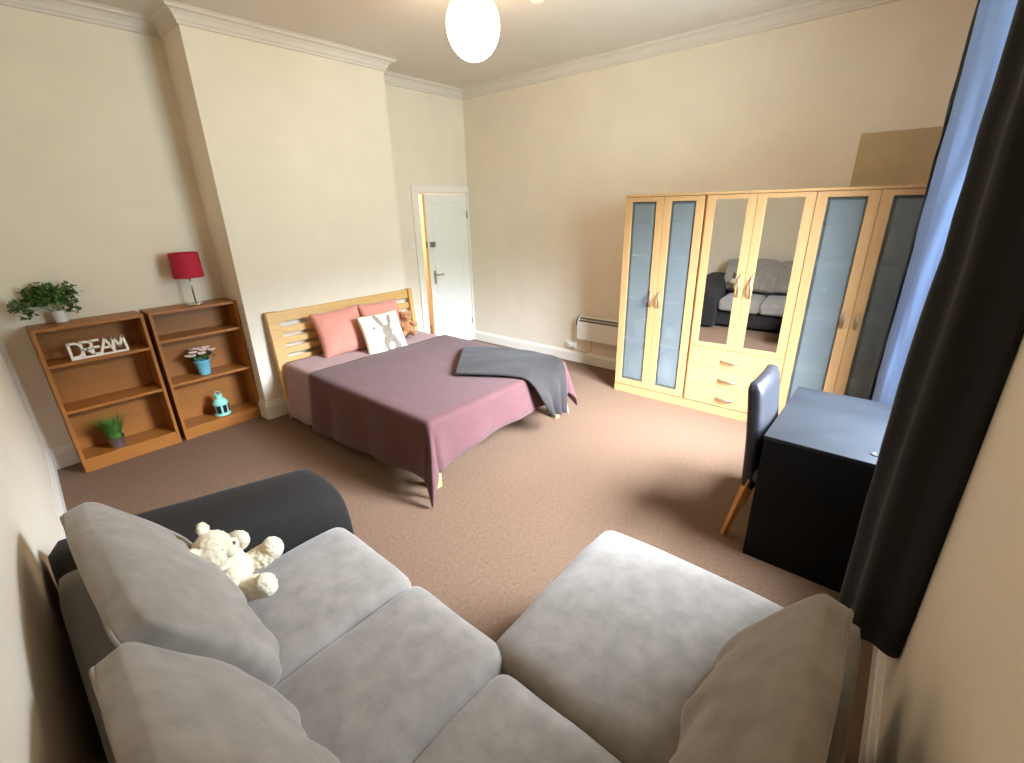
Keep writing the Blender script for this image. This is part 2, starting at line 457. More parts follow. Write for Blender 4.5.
def stems(bm, base, tips, r=.0018):
    for tpt in tips:
        b0 = Vector(base); t1 = Vector(tpt); mid = (b0+t1)/2+Vector((0, 0, .03))
        tube(bm, [b0, mid, t1], r, 5)
px, py = 4.362, .078
t = thing('potted_plant', 'bushy green trailing plant in a small white pot on top of the bookcase', 'plant', (px, py, 1.128))
bm = lathe(BM(), [(.032, 0), (.039, .004), (.045, .085), (.047, .09), (.043, .09), (.040, .075), (.0, .075)], 24)
obj('pot', bm, 'white_ceramic', t, angle=.6)
bm = BM(); leafy(bm, (.035, .01, .175), 480, .125, .075, .115, .034, .35, 3)
leafy(bm, (.20, .03, .15), 60, .05, .04, .05, .030, .7, 5); leafy(bm, (-.10, .02, .21), 60, .045, .04, .06, .030, .6, 6); leafy(bm, (-.08, .05, .10), 45, .045, .03, .05, .03, .8, 8); leafy(bm, (.16, .07, .10), 36, .03, .03, .05, .03, .8, 9)
for v in bm.verts: v.co.y = max(v.co.y, -.07)
obj('foliage', bm, 'leaf', t)
bm = BM(); stems(bm, (0, 0, .07), [(.20, .03, .15), (-.10, .02, .21), (-.08, .05, .11), (.06, 0, .24), (-.03, .02, .25), (.16, .07, .11), (0, -.04, .2)])
obj('stem', bm, 'leaf_dark', t)

# DREAM sign
t = thing('word_sign', 'white cut-out letters reading DREAM on the top shelf', 'sign', (4.228, .215, .862), PI)
SW = .345
obj('base_bar', box(-SW/2, SW/2, -.012, .012, 0, .012), 'sign', t)
def stroke_letter(strokes, x, w, h, sw=.0155, d_=.018):
    bm = BM()
    for pts in strokes:
        P = [Vector((x+sw/2+u*(w-sw), .010+sw/2+v*(h-sw))) for u, v in pts]
        rings = []
        for i, p in enumerate(P):
            a = (P[i]-P[i-1]).normalized() if i else (P[1]-P[0]).normalized()
            b2 = (P[i+1]-P[i]).normalized() if i < len(P)-1 else a
            na, nb = Vector((-a.y, a.x)), Vector((-b2.y, b2.x)); m_ = na+nb; m_ = m_/max(.5, m_.dot(na))
            e_ = a*(-sw*.3 if i == 0 else sw*.3 if i == len(P)-1 else 0)
            l, r_ = p+e_+m_*sw/2, p+e_-m_*sw/2
            rings.append([bm.verts.new((q.x, yy, q.y)) for q, yy in ((l, -d_/2), (r_, -d_/2), (r_, d_/2), (l, d_/2))])
        for i in range(len(rings)-1):
            for k in range(4): bm.faces.new((rings[i][k], rings[i][(k+1) % 4], rings[i+1][(k+1) % 4], rings[i+1][k]))
        bm.faces.new(rings[0]); bm.faces.new(rings[-1][::-1])
    return bm
arc = lambda cx, cy, rx, ry: [(cx+rx*math.sin(k*PI/10), cy+ry*math.cos(k*PI/10)) for k in range(11)]
GL = {'D': [[(0, 0), (0, 1)], [(0, 1)]+arc(.45, .5, .55, .5)+[(0, 0)]],
      'R': [[(0, 0), (0, 1)], [(0, 1)]+arc(.5, .73, .5, .27)+[(0, .46)], [(.45, .46), (1, 0)]],
      'E': [[(0, 0), (0, 1)], [(0, 1), (1, 1)], [(0, .5), (.85, .5)], [(0, 0), (1, 0)]],
      'A': [[(0, 0), (.5, 1)], [(.5, 1), (1, 0)], [(.2, .34), (.8, .34)]],
      'M': [[(0, 0), (.14, 1)], [(.14, 1), (.5, .28)], [(.5, .28), (.86, 1)], [(.86, 1), (1, 0)]]}
# the letters read left to right for a viewer facing the bookcase (the sign is turned half way round)
cur = -SW/2
for n_, (ch, w) in enumerate((('D', .086), ('R', .074), ('E', .062), ('A', .094), ('M', .098))):
    obj('letter', stroke_letter(GL[ch], cur, w, .118, d_=.018+.0006*n_), 'sign', t); cur += w-.017

# lamp on the right bookcase
t = thing('table_lamp', 'chrome table lamp with a red fabric shade on top of the bookcase', 'lamp', (3.505, .15, 1.128))
obj('base', lathe(BM(), [(.064, 0), (.066, .004), (.062, .012), (.02, .018), (.0, .018)], 32), 'chrome', t, angle=.6)
bm = BM(); tube(bm, [(0, 0, .015), (0, 0, .30)], .0065, 10); obj('stem', bm, 'chrome', t, smooth=True)
bm = BM(); r0, r1, z0, z1 = .112, .108, .228, .43; n = 40
lathe_ = [(r0, z0), (r1, z1), (r1-.003, z1), (r0-.003, z0)]
rings = [[bm.verts.new((r*math.cos(2*PI*k/n), r*math.sin(2*PI*k/n), z)) for k in range(n)] for r, z in lathe_]
for i in range(4):
    for k in range(n): bm.faces.new((rings[i][k], rings[i][(k+1) % n], rings[(i+1) % 4][(k+1) % n], rings[(i+1) % 4][k]))
obj('lamp_shade', bm, 'red_shade', t, angle=.8)
bm = BM(); tube(bm, [(0, 0, .30), (0, 0, .33)], .018, 12); ellipsoid(bm, (0, 0, .36), (.03, .03, .04)); obj('bulb', bm, 'white_ceramic', t, smooth=True)
bm = BM()
for k in range(3): tube(bm, [(0, 0, .325), (.107*math.cos(k*2.094), .107*math.sin(k*2.094), .325)], .002, 6)
obj('shade_ring', bm, 'chrome', t)

# flower pot on the middle shelf, lantern and grass on the lowest shelves
t = thing('potted_flower', 'pale pink flowers in a light blue pot on the middle shelf', 'flower pot', (3.583, .17, .513))
obj('pot', lathe(BM(), [(.040, 0), (.044, .003), (.060, .118), (.063, .122), (.063, .134), (.056, .134), (.054, .115), (.0, .115)], 28), 'blue_pot', t, angle=.6)
bm = BM(); leafy(bm, (0, 0, .155), 200, .088, .07, .055, .03, .15, 11); obj('foliage', bm, 'leaf_dark', t)
rnd = random.Random(4)
for k, (fx, fy, fz) in enumerate([(.085, .0, .185), (.055, .03, .215), (.02, .0, .235), (-.02, .03, .222), (-.055, .0, .232), (-.092, .01, .205), (.0, .055, .20), (.035, -.04, .225), (-.04, -.05, .215), (.075, .04, .19)]):
    bm = BM()
    for i in range(7):
        a = i*2*PI/7+k
        ellipsoid(bm, (fx+.018*math.cos(a), fy+.018*math.sin(a), fz+.003), (.018, .012, .006), (0, -.3, a), 8)
    f = obj('flower', bm, 'petal', t, smooth=True)
    bm = BM(); ellipsoid(bm, (fx, fy, fz+.006), (.006, .006, .004), seg=8); obj('flower_centre', bm, 'yellow', f, smooth=True)
t = thing('lantern', 'small mint green metal lantern on the bottom shelf', 'lantern', (3.532, .175, .10))
obj('body', lathe(BM(), [(.066, 0), (.07, .006), (.066, .014), (.062, .018), (.062, .112), (.066, .116), (.062, .124), (.040, .156), (.030, .16), (.028, .182), (.036, .188), (.030, .198), (.0, .20)], 8*3), 'mint', t, angle=.5)
bm = BM(); rr = .0635
for k in range(8):
    a = k*PI/4+.2
    q = BM(); bx(q, rr-.002, rr+.001, -.016, .016, .03, .10)
    bmesh.ops.transform(q, matrix=Matrix.Rotation(a, 4, 'Z'), verts=q.verts)
    for f in q.faces: bm.faces.new([bm.verts.new(v.co) for v in f.verts])
    q.free()
obj('window_opening', bm, 'black_plastic', t)
bm = BM(); tube(bm, [(.026*math.cos(a), 0, .198+.03*math.sin(a)) for a in [PI*k/10 for k in range(11)]], .003, 6); obj('carry_ring', bm, 'mint', t, smooth=True)
t = thing('potted_grass', 'tuft of green grass in a small grey metal pot on the bottom shelf', 'plant', (4.315, .19, .105))
obj('pot', lathe(BM(), [(.042, 0), (.046, .004), (.058, .082), (.060, .086), (.055, .086), (.052, .07), (0, .07)], 26), 'steel', t, angle=.6)
obj('soil', lathe(BM(), [(.052, .066), (.053, .076), (.0, .08)], 20), 'soil', t)
bm = BM(); rnd = random.Random(9)
for k in range(420):
    a = rnd.uniform(0, 2*PI); r = .045*rnd.random()**.5; h = rnd.uniform(.11, .205); ln = rnd.uniform(.1, .75)
    b0 = Vector((r*math.cos(a), r*math.sin(a), .072)); dv = Vector((math.cos(a+rnd.uniform(-.6, .6)), math.sin(a+rnd.uniform(-.6, .6)), 0))
    sd = Vector((-dv.y, dv.x, 0))*.003; prev = None
    for i in range(4):
        f = i/3; p = b0+Vector((0, 0, h*f))+dv*(h*ln*f*f*.75); wv = sd*(1-f*.9)
        cur_ = (bm.verts.new(p-wv), bm.verts.new(p+wv))
        if prev: bm.faces.new((prev[0], prev[1], cur_[1], cur_[0]))
        prev = cur_
obj('grass_blades', bm, 'grass', t)

# ------------------------------------------------------------------ bed
bed = thing('double_bed', 'pine double bed with a slatted headboard against the chimney breast', 'bed', (2.27, 1.5, 0))
def bo(name, bm, m='pine', parent=bed, **k):
    bmesh.ops.translate(bm, vec=(-2.27, -1.5, 0), verts=bm.verts)
    return obj(name, bm, m, parent, **k)
hx0, hx1, hz = 1.462, 3.086, 1.0
def lean(z): return YC+.022+max(0, .10*(1-z/hz))      # headboard leans back to the wall
def plank(x0, x1, z0, z1, th=.026, off=0.):
    bm = BM(); bx(bm, x0, x1, 0, 1, 0, 1)
    for v in bm.verts:
        z = z1 if v.co.z > .5 else z0
        y = lean(z)+off+(th if v.co.y > .5 else 0)
        v.co = Vector((v.co.x, y, z))
    bmesh.ops.bevel(bm, geom=bm.edges[:], offset=.004, segments=2, affect='EDGES')
    return bm
def post(x0, x1):
    bm = BM()
    for i, (z0, z1) in enumerate(((0, .35), (.35, hz+.006))):
        bx(bm, x0, x1, 0, 1, z0, z1)
    for v in bm.verts:
        z = v.co.z; y = lean(z); v.co.y = y-.008 if v.co.y < .5 else y+.052
    bmesh.ops.remove_doubles(bm, verts=bm.verts, dist=1e-5)
    return bm
bo('headboard_post', post(hx0, hx0+.045)); bo('headboard_post', post(hx1-.10, hx1))
bo('top_rail', plank(hx0+.045, hx1-.10, .905, 1.0))
for z0 in (.795, .70, .605, .51, .40): bo('headboard_slat', plank(hx0+.045, hx1-.10, z0, z0+.062, .02, .004))
bo('side_rail', box(1.54, 1.565, .56, 2.56, .17, .29, .004)); bo('side_rail', box(2.985, 3.01, .56, 2.56, .17, .29, .004))
bo('foot_rail', box(1.57, 2.98, 2.47, 2.50, .22, .30, .004))
for x in (1.495, 2.955):
    bm = box(x, x+.055, 2.53, 2.585, 0, .30, .005); bo('foot_leg', bm)
mt = obj('mattress', puff(1.46, 2.03, .24, .05, .01, 14), 'sheet', None, smooth=True, loc=(2.275, 1.545, .29))
tag(mt, 'thick mattress on the pine bed beneath the mauve sheet', 'mattress')

def lerp(a, b_, f): return a+(b_-a)*max(0, min(1, f))
def drape(name, m, x0, x1, y0, y1, zt, dl, dr, df, wr=.006, flare=.16, thick=.008, seed=0, res=.03, foot_extra=None):
    """cloth over the bed top [x0,x1]x[y0,y1]; falls over x1 (near side), x0 (far side) and y1 (foot)."""
    def axis(a0, a1, lo, hi):
        pts = []
        n = max(2, round((a1-a0)/ .05)); mid = [a0+(a1-a0)*i/n for i in range(n+1)]
        nl = max(1, round(lo/res)) if lo else 0; nh = max(1, round(hi/res)) if hi else 0
        return [(a0, lo*(nl-i)/nl) for i in range(nl)] + [(p, 0) for p in mid] + [(a1, hi*(i+1)/nh) for i in range(nh)]
    mdl = max(dl(y0), dl(y1), dl((y0+y1)/2)); mdr = max(dr(y0), dr(y1)); mdf = max(df(x0), df(x1), df((x0+x1)/2))
    U = axis(x0, x1, mdr, mdl); V = axis(y0, y1, 0, mdf)
    bm = BM(); g = []
    rc = .035
    for (y, dv) in V:
        row = []
        for i, (x, du) in enumerate(U):
            sx = -1 if x == x0 else 1
            a = du*(dl(y)/mdl if sx > 0 else dr(y)/mdr) if du else 0
            b_ = dv*df(x)/mdf if dv else 0
            l = math.hypot(a, b_)
            z = zt
            ox = oy = 0
            if l > 0:
                cx, cy = a/l*sx, b_/l
                corner = min(a, b_)/max(a, b_)
                # rounded shoulder then a nearly straight fall
                s = min(l, rc*PI/2)
                r = rc*math.sin(s/rc); dz = rc*(1-math.cos(s/rc))
                fall = l-s
                r += fall*(.10+flare*corner); dz += fall*math.sqrt(max(0, 1-(.10+flare*corner)**2))
                w_ = min(1, fall/.18)
                along = (y*1.0 if b_ == 0 else x) if corner < .05 else math.atan2(b_, a)*.6+3
                r += w_*wr*2.2*math.sin(along*13+seed+mnoise.noise((along*3, seed, 0))*2)
                ox, oy = cx*r, cy*r; z = zt-dz
            q = Vector((x*3+seed, y*3, 0))
            z += mnoise.noise(q)*wr*.7 + mnoise.noise(q*3.1)*wr*.35
            z = max(z, .012+.006*((i*7) % 3)/3)
            row.append(bm.verts.new((x+ox, y+oy, z)))
        g.append(row)
    for j in range(len(V)-1):
        for i in range(len(U)-1):
            bm.faces.new((g[j][i], g[j][i+1], g[j+1][i+1], g[j+1][i]))
    o = obj(name, bm, m, None, smooth=True)
    so = o.modifiers.new('cloth', 'SOLIDIFY'); so.thickness = thick; so.offset = -1
    return o
def lerp(a, b_, f): return a+(b_-a)*max(0, min(1, f))
sh = drape('bed_sheet', 'sheet', 1.53, 3.015, .55, 2.575, .545, lambda y: lerp(.535, .38, (y-.9)/.5), lambda y: .36, lambda x: .28+.13*abs((x-2.27)/.75)**3, .002, .08, .005, 2)
tag(sh, 'dusty mauve bed sheet hanging to the carpet beside the headboard', 'sheet')
sp = drape('bedspread', 'bedspread', 1.508, 3.042, 1.06, 2.612, .562, lambda y: lerp(.55, .44, (y-1.0)/1.6), lambda y: .36, lambda x: .315+.08*max(0, (x-2.45)/.6)**2, .005, .22, .011, 5)
tag(sp, 'dark plum bedspread covering the foot end of the bed', 'bedspread')

# charcoal throw folded over the far foot corner
def spline(P, t):
    n = len(P)-1; f = t*n; i = min(int(f), n-1); f -= i
    g = lambda k: Vector(P[max(0, min(n, k))])
    p0, p1, p2, p3 = g(i-1), g(i), g(i+1), g(i+2)
    return .5*((2*p1)+(p2-p0)*f+(2*p0-5*p1+4*p2-p3)*f*f+(3*p1-p0-3*p2+p3)*f**3)
zt_ = .592
Lc = [(2.37, 2.15, zt_), (2.25, 2.36, zt_), (2.14, 2.55, zt_), (2.07, 2.685, .555), (1.99, 2.765, .36), (1.90, 2.785, .215)]
Rc = [(1.80, 1.66, zt_), (1.67, 1.80, zt_), (1.585, 2.06, zt_), (1.545, 2.38, zt_+.012), (1.60, 2.69, .575), (1.74, 2.80, .20)]
bm = BM(); nu, nv = 40, 26; g = []
for i in range(nu+1):
    row = []
    for j in range(nv+1):
        f = j/nv; p = spline(Lc, i/nu).lerp(spline(Rc, i/nu), f)
        if p.z > .5: p.z += .012*math.sin(f*PI)*(1 if i < 28 else .3)
        q = p*6; k = mnoise.noise(q)*.012
        hang = max(0, (.56-p.z)/.35)
        p += Vector((0, .03*hang*math.sin(f*15)+k*.5, k*.6))
        row.append(bm.verts.new(p))
    g.append(row)
for i in range(nu):
    for j in range(nv): bm.faces.new((g[i][j], g[i][j+1], g[i+1][j+1], g[i+1][j]))
th = obj('throw_blanket', bm, 'throw', None, smooth=True)
so = th.modifiers.new('cloth', 'SOLIDIFY'); so.thickness = .018; so.offset = 0
sb = th.modifiers.new('soft', 'SUBSURF'); sb.levels = 1; sb.render_levels = 1
tag(th, 'charcoal fleece throw draped over the foot corner of the bed', 'blanket')

# pillows
def lay(name, m, w, h, t_, origin, ex, ey, label, cat, **k):
    o = obj(name, pillow(w, h, t_, **k), m, None, smooth=True); basis(o, origin, ex, ey); return tag(o, label, cat)
lay('pillow', 'salmon', .50, .46, .17, (2.49, .665, .742), (-1, .07, .04), (.02, -.34, .94), 'salmon pillow against the headboard, left of the rabbit cushion', 'pillow', seed=1, pinch=.08)
lay('pillow', 'salmon', .50, .46, .17, (2.0, .66, .742), (-1, -.03, -.02), (-.04, -.34, .94), 'salmon pillow against the headboard, behind the rabbit cushion', 'pillow', seed=4, pinch=.08)
lay('cushion', 'rabbit', .44, .42, .13, (2.185, .91, .70), (-1, .10, .02), (.02, -.42, .90), 'white cushion printed with a grey rabbit on the bed', 'cushion', seed=6, pinch=.05)

# plush toys: one continuous body each
def plush(name, parts, m, voxel, label, loc, ex, ey, scale=1.):
    o = obj(name, parts, m, None, smooth=True)
    r = o.modifiers.new('merge', 'REMESH'); r.mode = 'VOXEL'; r.voxel_size = voxel; r.use_smooth_shade = True
    s = o.modifiers.new('soften', 'SMOOTH'); s.factor = .5; s.iterations = 3
    tx = bpy.data.textures.get('fur') or bpy.data.textures.new('fur', 'CLOUDS'); tx.noise_scale = .014; tx.noise_depth = 2
    dp = o.modifiers.new('fur', 'DISPLACE'); dp.texture = tx; dp.strength = .010; dp.mid_level = .5
    basis(o, loc, ex, ey); o.scale = (scale,)*3
    return tag(o, label, 'teddy bear')
# local frame: x = bear's left, y = front, z = up
bm = BM()
ellipsoid(bm, (0, 0, .10), (.084, .072, .095)); ellipsoid(bm, (0, .012, .228), (.078, .068, .064)); ellipsoid(bm, (0, .068, .212), (.040, .032, .030))
for s in (-1, 1):
    ellipsoid(bm, (s*.060, -.002, .285), (.030, .017, .030)); ellipsoid(bm, (s*.098, .035, .14), (.038, .068, .038), (.35, 0, s*.7))
    ellipsoid(bm, (s*.066, .070, .04), (.048, .085, .044), (0, 0, -s*.28)); ellipsoid(bm, (s*.084, .128, .048), (.043, .038, .049))
bb = plush('teddy_bear', bm, 'bear', .0045, 'cream plush teddy bear lying on the sofa by the dark arm', (4.385, 3.11, .52), (.55, .80, -.22), (-.84, .50, .30), .98)
for s in (-1, 1): obj('eye', ellipsoid(BM(), (s*.027, .066, .242), (.007, .005, .008), seg=10), 'black_plastic', bb, smooth=True)
bm = BM(); ellipsoid(bm, (0, .092, .222), (.011, .006, .008), seg=10); obj('nose', bm, 'black_plastic', bb, smooth=True)
bm = BM()
ellipsoid(bm, (0, 0, .07), (.052, .045, .065), seg=14); ellipsoid(bm, (0, .01, .165), (.045, .04, .04), seg=14); ellipsoid(bm, (0, .045, .157), (.02, .02, .017), seg=12)
for s in (-1, 1):
    ellipsoid(bm, (s*.036, 0, .20), (.017, .01, .017), seg=10); ellipsoid(bm, (s*.06, .025, .10), (.022, .042, .022), (.3, 0, s*.8), 12); ellipsoid(bm, (s*.042, .055, .022), (.026, .052, .023), (0, 0, -s*.3), 12)
b2 = plush('teddy_bear', bm, 'bear_brown', .005, 'small brown teddy bear leaning beside the rabbit cushion on the bed', (1.80, .80, .572), (.84, -.53, .0), (.50, .80, .22), 1.25)
for s in (-1, 1): obj('eye', ellipsoid(BM(), (s*.017, .045, .178), (.005, .004, .005), seg=8), 'black_plastic', b2, smooth=True)

# ------------------------------------------------------------------ wardrobes
FX = .565                       # front face of the carcasses
def strap_handle(p0, p1, out=.028, r=.006):
    """flat bow handle between two points on the door face (which faces +x)."""
    p0, p1 = Vector(p0), Vector(p1); bm = BM(); pts = []; rs = []
    for i in range(13):
        f = i/12; p = p0.lerp(p1, f); p.x += out*math.sin(PI*f)**.7; pts.append(p); rs.append(r*(.7+.6*math.sin(PI*f)))
    return tube(bm, pts, rs, 8)
def glass_door(t, y0, y1, z0, z1, hy, hz0, hz1, kind, oy):
    st, rl = .068, .062
    rt = .04
    bm = BM(); x0, x1 = FX-.018, FX
    if kind == 'mirror': st, rt, rl = .068, .034, .045
    bx(bm, x0, x1, y0, y0+st, z0, z1, .002); bx(bm, x0, x1, y1-st, y1, z0, z1, .002)
    bx(bm, x0, x1, y0+st, y1-st, z0, z0+rl, .001); bx(bm, x0, x1, y0+st, y1-st, z1-rt, z1, .001)
    bmesh.ops.translate(bm, vec=(0, -oy, 0), verts=bm.verts)
    dr = obj('door', bm, 'maple', t)
    a, b_, c, e = y0+st-oy, y1-st-oy, z0+rl, z1-rt
    if kind == 'mirror':
        mp_ = obj('mirror_pane', box(-.002, .002, (a-b_)/2-.003, (b_-a)/2+.003, c-.004, e+.004), 'mirror', dr)
        mp_.location = (FX-.010, (a+b_)/2, 0); mp_.rotation_euler = (0, 0, math.radians(2.7))
    else:
        w_ = .022
        obj('frosted_pane', box(FX-.011, FX-.008, a+w_, b_-w_*.6, c+w_, e-w_), 'frost', dr)
        bm = BM()
        for q in ((a-.004, a+w_, c-.004, e+.004), (b_-w_*.6, b_+.004, c-.004, e+.004), (a+w_, b_-w_*.6, c-.004, c+w_), (a+w_, b_-w_*.6, e-w_, e+.004)):
            bx(bm, FX-.011, FX-.008, *q)
        obj('clear_border', bm, 'clear_edge', dr)
    obj('handle', strap_handle((FX, hy-oy, hz0), (FX, hy-oy, hz1)), 'nickel', dr, smooth=True)
    return dr
HT = 1.935
def carcass(y0, y1, label, zb=.085):
    oy = (y0+y1)/2
    t = thing('wardrobe', label, 'wardrobe', (0, oy, 0))
    a, b_ = y0-oy, y1-oy
    obj('side_panel', box(.03, FX-.02, a, a+.018, 0, HT-.02), 'maple', t); obj('side_panel', box(.03, FX-.02, b_-.018, b_, 0, HT-.02), 'maple', t)
    obj('back_panel', box(.025, .03, a, b_, .02, HT-.02), 'maple_in', t)
    obj('top_panel', box(.025, FX+.006, a, b_, HT-.02, HT, .001), 'maple', t)
    obj('bottom_panel', box(.03, FX-.03, a+.018, b_-.018, zb-.02, zb), 'maple_in', t)
    obj('plinth', box(FX-.03, FX-.004, a, b_, 0, zb-.004), 'maple', t)
    return t, oy, a, b_
Y0, Y1, Y2, Y3 = 2.65, 3.392, 4.172, 4.925
g_ = .0025
def glazed(y0, y1, hz, label, sh_z):
    t, oy, a, b_ = carcass(y0, y1, label)
    ym = (y0+y1)/2
    glass_door(t, y0+g_, ym-g_/2, .088, HT-.023, ym-.045, hz[0], hz[1], 'glass', oy)
    glass_door(t, ym+g_/2, y1-g_-.018, .088, HT-.023, ym+.037, hz[0], hz[1], 'glass', oy)
    for z in sh_z: obj('shelf', box(.03, .525, a+.018, b_-.018, z-.018, z), 'maple_in', t)
    bm = BM(); tube(bm, [(.28, a+.018, 1.68), (.28, b_-.018, 1.68)], .011, 10); obj('hanging_rail', bm, 'chrome', t, smooth=True)
    return t
w1 = glazed(Y0, Y1, (.93, 1.08), 'maple wardrobe with two frosted glass doors, nearest the wall heater', (1.40, .99, .56))
w3 = glazed(Y2, Y3, (.945, 1.07), 'maple wardrobe with two frosted glass doors, behind the black desk', (1.40, .99, .56))
w2, oy, a, b_ = carcass(Y1, Y2, 'maple wardrobe with two mirrored doors above three drawers')
ym = 3.776
glass_door(w2, Y1+g_, ym-g_/2, .628, HT-.008-.015, ym-.040, 1.10, 1.285, 'mirror', oy)
glass_door(w2, ym+g_/2, Y2-g_, .628, HT-.008-.015, ym+.055, 1.10, 1.285, 'mirror', oy)
for z0, z1 in ((.446, .624), (.27, .443), (.088, .267)):
    dr = obj('drawer', box(FX-.018, FX, a+g_, b_-g_, z0, z1, .002), 'maple', w2)
    zc = (z0+z1)/2-.012
    obj('handle', strap_handle((FX, 3.682-oy, zc+.002), (FX, 3.836-oy, zc-.002), .026, .0065), 'nickel', dr, smooth=True)
# bedding bags seen behind the glass of the first wardrobe
def bag(c, r, label, seed):
    bm = BM(); ellipsoid(bm, (0, 0, r[2]), r, seg=30)
    for v in bm.verts:
        s = v.co*9+Vector((seed, 0, 0)); v.co += v.co.normalized()*(mnoise.noise(s)*.022+mnoise.noise(s*2.3)*.012)
        v.co.z = max(v.co.z, .0)
    o = obj('bedding_bag', bm, 'white_plastic', None, smooth=True, loc=c)
    return tag(o, label, 'bag', 'white bags inside the wardrobe')
bag((.38, 2.86, .562), (.13, .13, .10), 'white bag on the shelf behind the left frosted door', 1)
bag((.36, 2.86, .087), (.14, .15, .17), 'white bag on the wardrobe floor behind the left frosted door', 4)
bag((.37, 3.18, .087), (.14, .14, .20), 'white bag on the wardrobe floor behind the right frosted door', 2)
bag((.38, 3.18, .562), (.12, .12, .09), 'white bag on the shelf behind the right frosted door', 7)
tag(obj('wall_board', box(.003, .018, 4.30, 4.92, HT, 2.318, .001), 'board'), 'tan board standing on top of the wardrobe against the wall', 'board')

# ------------------------------------------------------------------ wall fittings
heater = t = thing('wall_heater', 'white electric panel heater on the wall beside the wardrobe', 'heater', (0, 2.2, .33))
obj('casing', box(.012, .10, -.335, .36, .0, .205, .006), 'white_plastic', t)
bm = BM(); pr = [(.012, .205), (.10, .205), (.088, .235), (.05, .27), (.012, .275)]
for y in (-.335, .36): [bm.verts.new((p[0], y, p[1])) for p in pr]
bm.verts.ensure_lookup_table(); n = len(pr)
for i in range(n): bm.faces.new([bm.verts[k] for k in (i, (i+1) % n, n+(i+1) % n, n+i)])
bm.faces.new(bm.verts[:n]); bm.faces.new(bm.verts[n:])
obj('top_casing', bm, 'white_plastic', t)
for (x0, z0, x1, z1) in ((.096, .218, .085, .238), (.078, .2465, .058, .2635)):
    bm = BM(); vs = [bm.verts.new(p) for p in ((x0+.002, -.31, z0+.001), (x1+.002, -.31, z1+.002), (x1+.002, .35, z1+.002), (x0+.002, .35, z0+.001))]; bm.faces.new(vs)
    obj('air_vent', bm, 'grille', t)
bm = BM(); pr2 = [(.104, .175), (.104, .207), (.091, .238), (.052, .275), (.046, .270)]
tube(bm, [(p[0], -.338, p[1]) for p in pr2[:4]], .006, 6); obj('end_trim', bm, 'black_plastic', t)
for y in (-.25, .28): obj('foot_bracket', box(0, .012, y, y+.04, .03, .19), 'steel', t)
t = thing('wall_socket', 'white plug socket on the wall below the heater', 'socket', (0, 1.73, .21))
obj('back_plate', box(0, .03, -.07, .075, -.04, .045, .004), 'white_plastic', t)
obj('plug', box(.03, .055, -.02, .03, -.022, .028, .006), 'white_plastic', t)
bm = BM(); tube(bm, [(.052, 1.76, .20), (.07, 1.86, .17), (.05, 1.96, .155), (.05, 2.04, .19), (.045, 2.04, .335)], .005, 6)
bmesh.ops.translate(bm, vec=(0, -2.2, -.33), verts=bm.verts)
pc = obj('power_cable', bm, 'copper', heater, smooth=True); pc['label'] = 'tan power cable'
t = thing('light_switch', 'square white light switch beside the door frame', 'switch', (1.02, 0, 1.445))
obj('switch_plate', box(-.045, .045, 0, .010, -.045, .045, .003), 'white_plastic', t); obj('rocker', box(-.012, .012, .010, .015, -.02, .02, .002), 'trim', t)

# ceiling lamp and detector
t = thing('ceiling_lamp', 'glowing white globe pendant lamp hanging from the ceiling', 'lamp', (2.294, 2.446, 2.895))
bm = BM(); ellipsoid(bm, (0, 0, 0), (.163, .163, .185), seg=36); obj('globe_shade', bm, 'globe', t, smooth=True)
bm = BM(); tube(bm, [(0, 0, .18), (0, 0, H-2.895-.01)], .004, 6); tube(bm, [(0, 0, .175), (0, 0, .21)], .03, 14); obj('cord', bm, 'white_plastic', t)
obj('ceiling_rose', lathe(BM(), [(.05, H-2.895), (.048, H-2.895-.02), (.02, H-2.895-.035), (0, H-2.895-.035)], 24), 'white_plastic', t)
t = thing('smoke_detector', 'round white smoke detector on the ceiling near the globe lamp', 'smoke detector', (1.61, 2.42, H))
obj('base', lathe(BM(), [(.06, 0), (.06, -.012), (0, -.012)], 28), 'white_plastic', t); obj('cover', lathe(BM(), [(.055, -.012), (.05, -.04), (.03, -.048), (0, -.048)], 28), 'white_plastic', t, angle=.6)

# ------------------------------------------------------------------ desk and chair
t = thing('desk', 'black wooden desk standing beneath the window', 'desk', (1.91, 4.72, 0))
def dk(name, bm, m='black_wood', **k):
    bmesh.ops.translate(bm, vec=(-1.91, -4.72, 0), verts=bm.verts); return obj(name, bm, m, t, **k)
dx0, dx1, dy0, dy1 = 1.487, 2.345, 4.42, 4.985
dk('desk_top', box(dx0, dx1, dy0, dy1, .722, .742, .002), 'desk_top')
dk('end_panel', box(dx1-.022, dx1-.002, dy0+.004, dy1-.004, 0, .722)); dk('end_panel', box(dx0+.002, dx0+.022, dy0+.004, dy1-.004, 0, .722))
dk('back_panel', box(dx0+.022, dx1-.022, dy1-.03, dy1-.014, .12, .722))
dk('front_rail', box(dx0+.022, dx1-.022, dy0+.02, dy0+.036, .64, .722))
dk('cable_grommet', lathe(BM(), [(.022, .742), (.022, .746), (.012, .747), (0, .744)], 16, (2.24, 4.87)), 'black_plastic')

t = thing('desk_chair', 'black leather dining chair pushed up to the desk', 'chair', (2.05, 4.545, 0))
def ch(name, bm, m, **k):
    return obj(name, bm, m, t, **k)
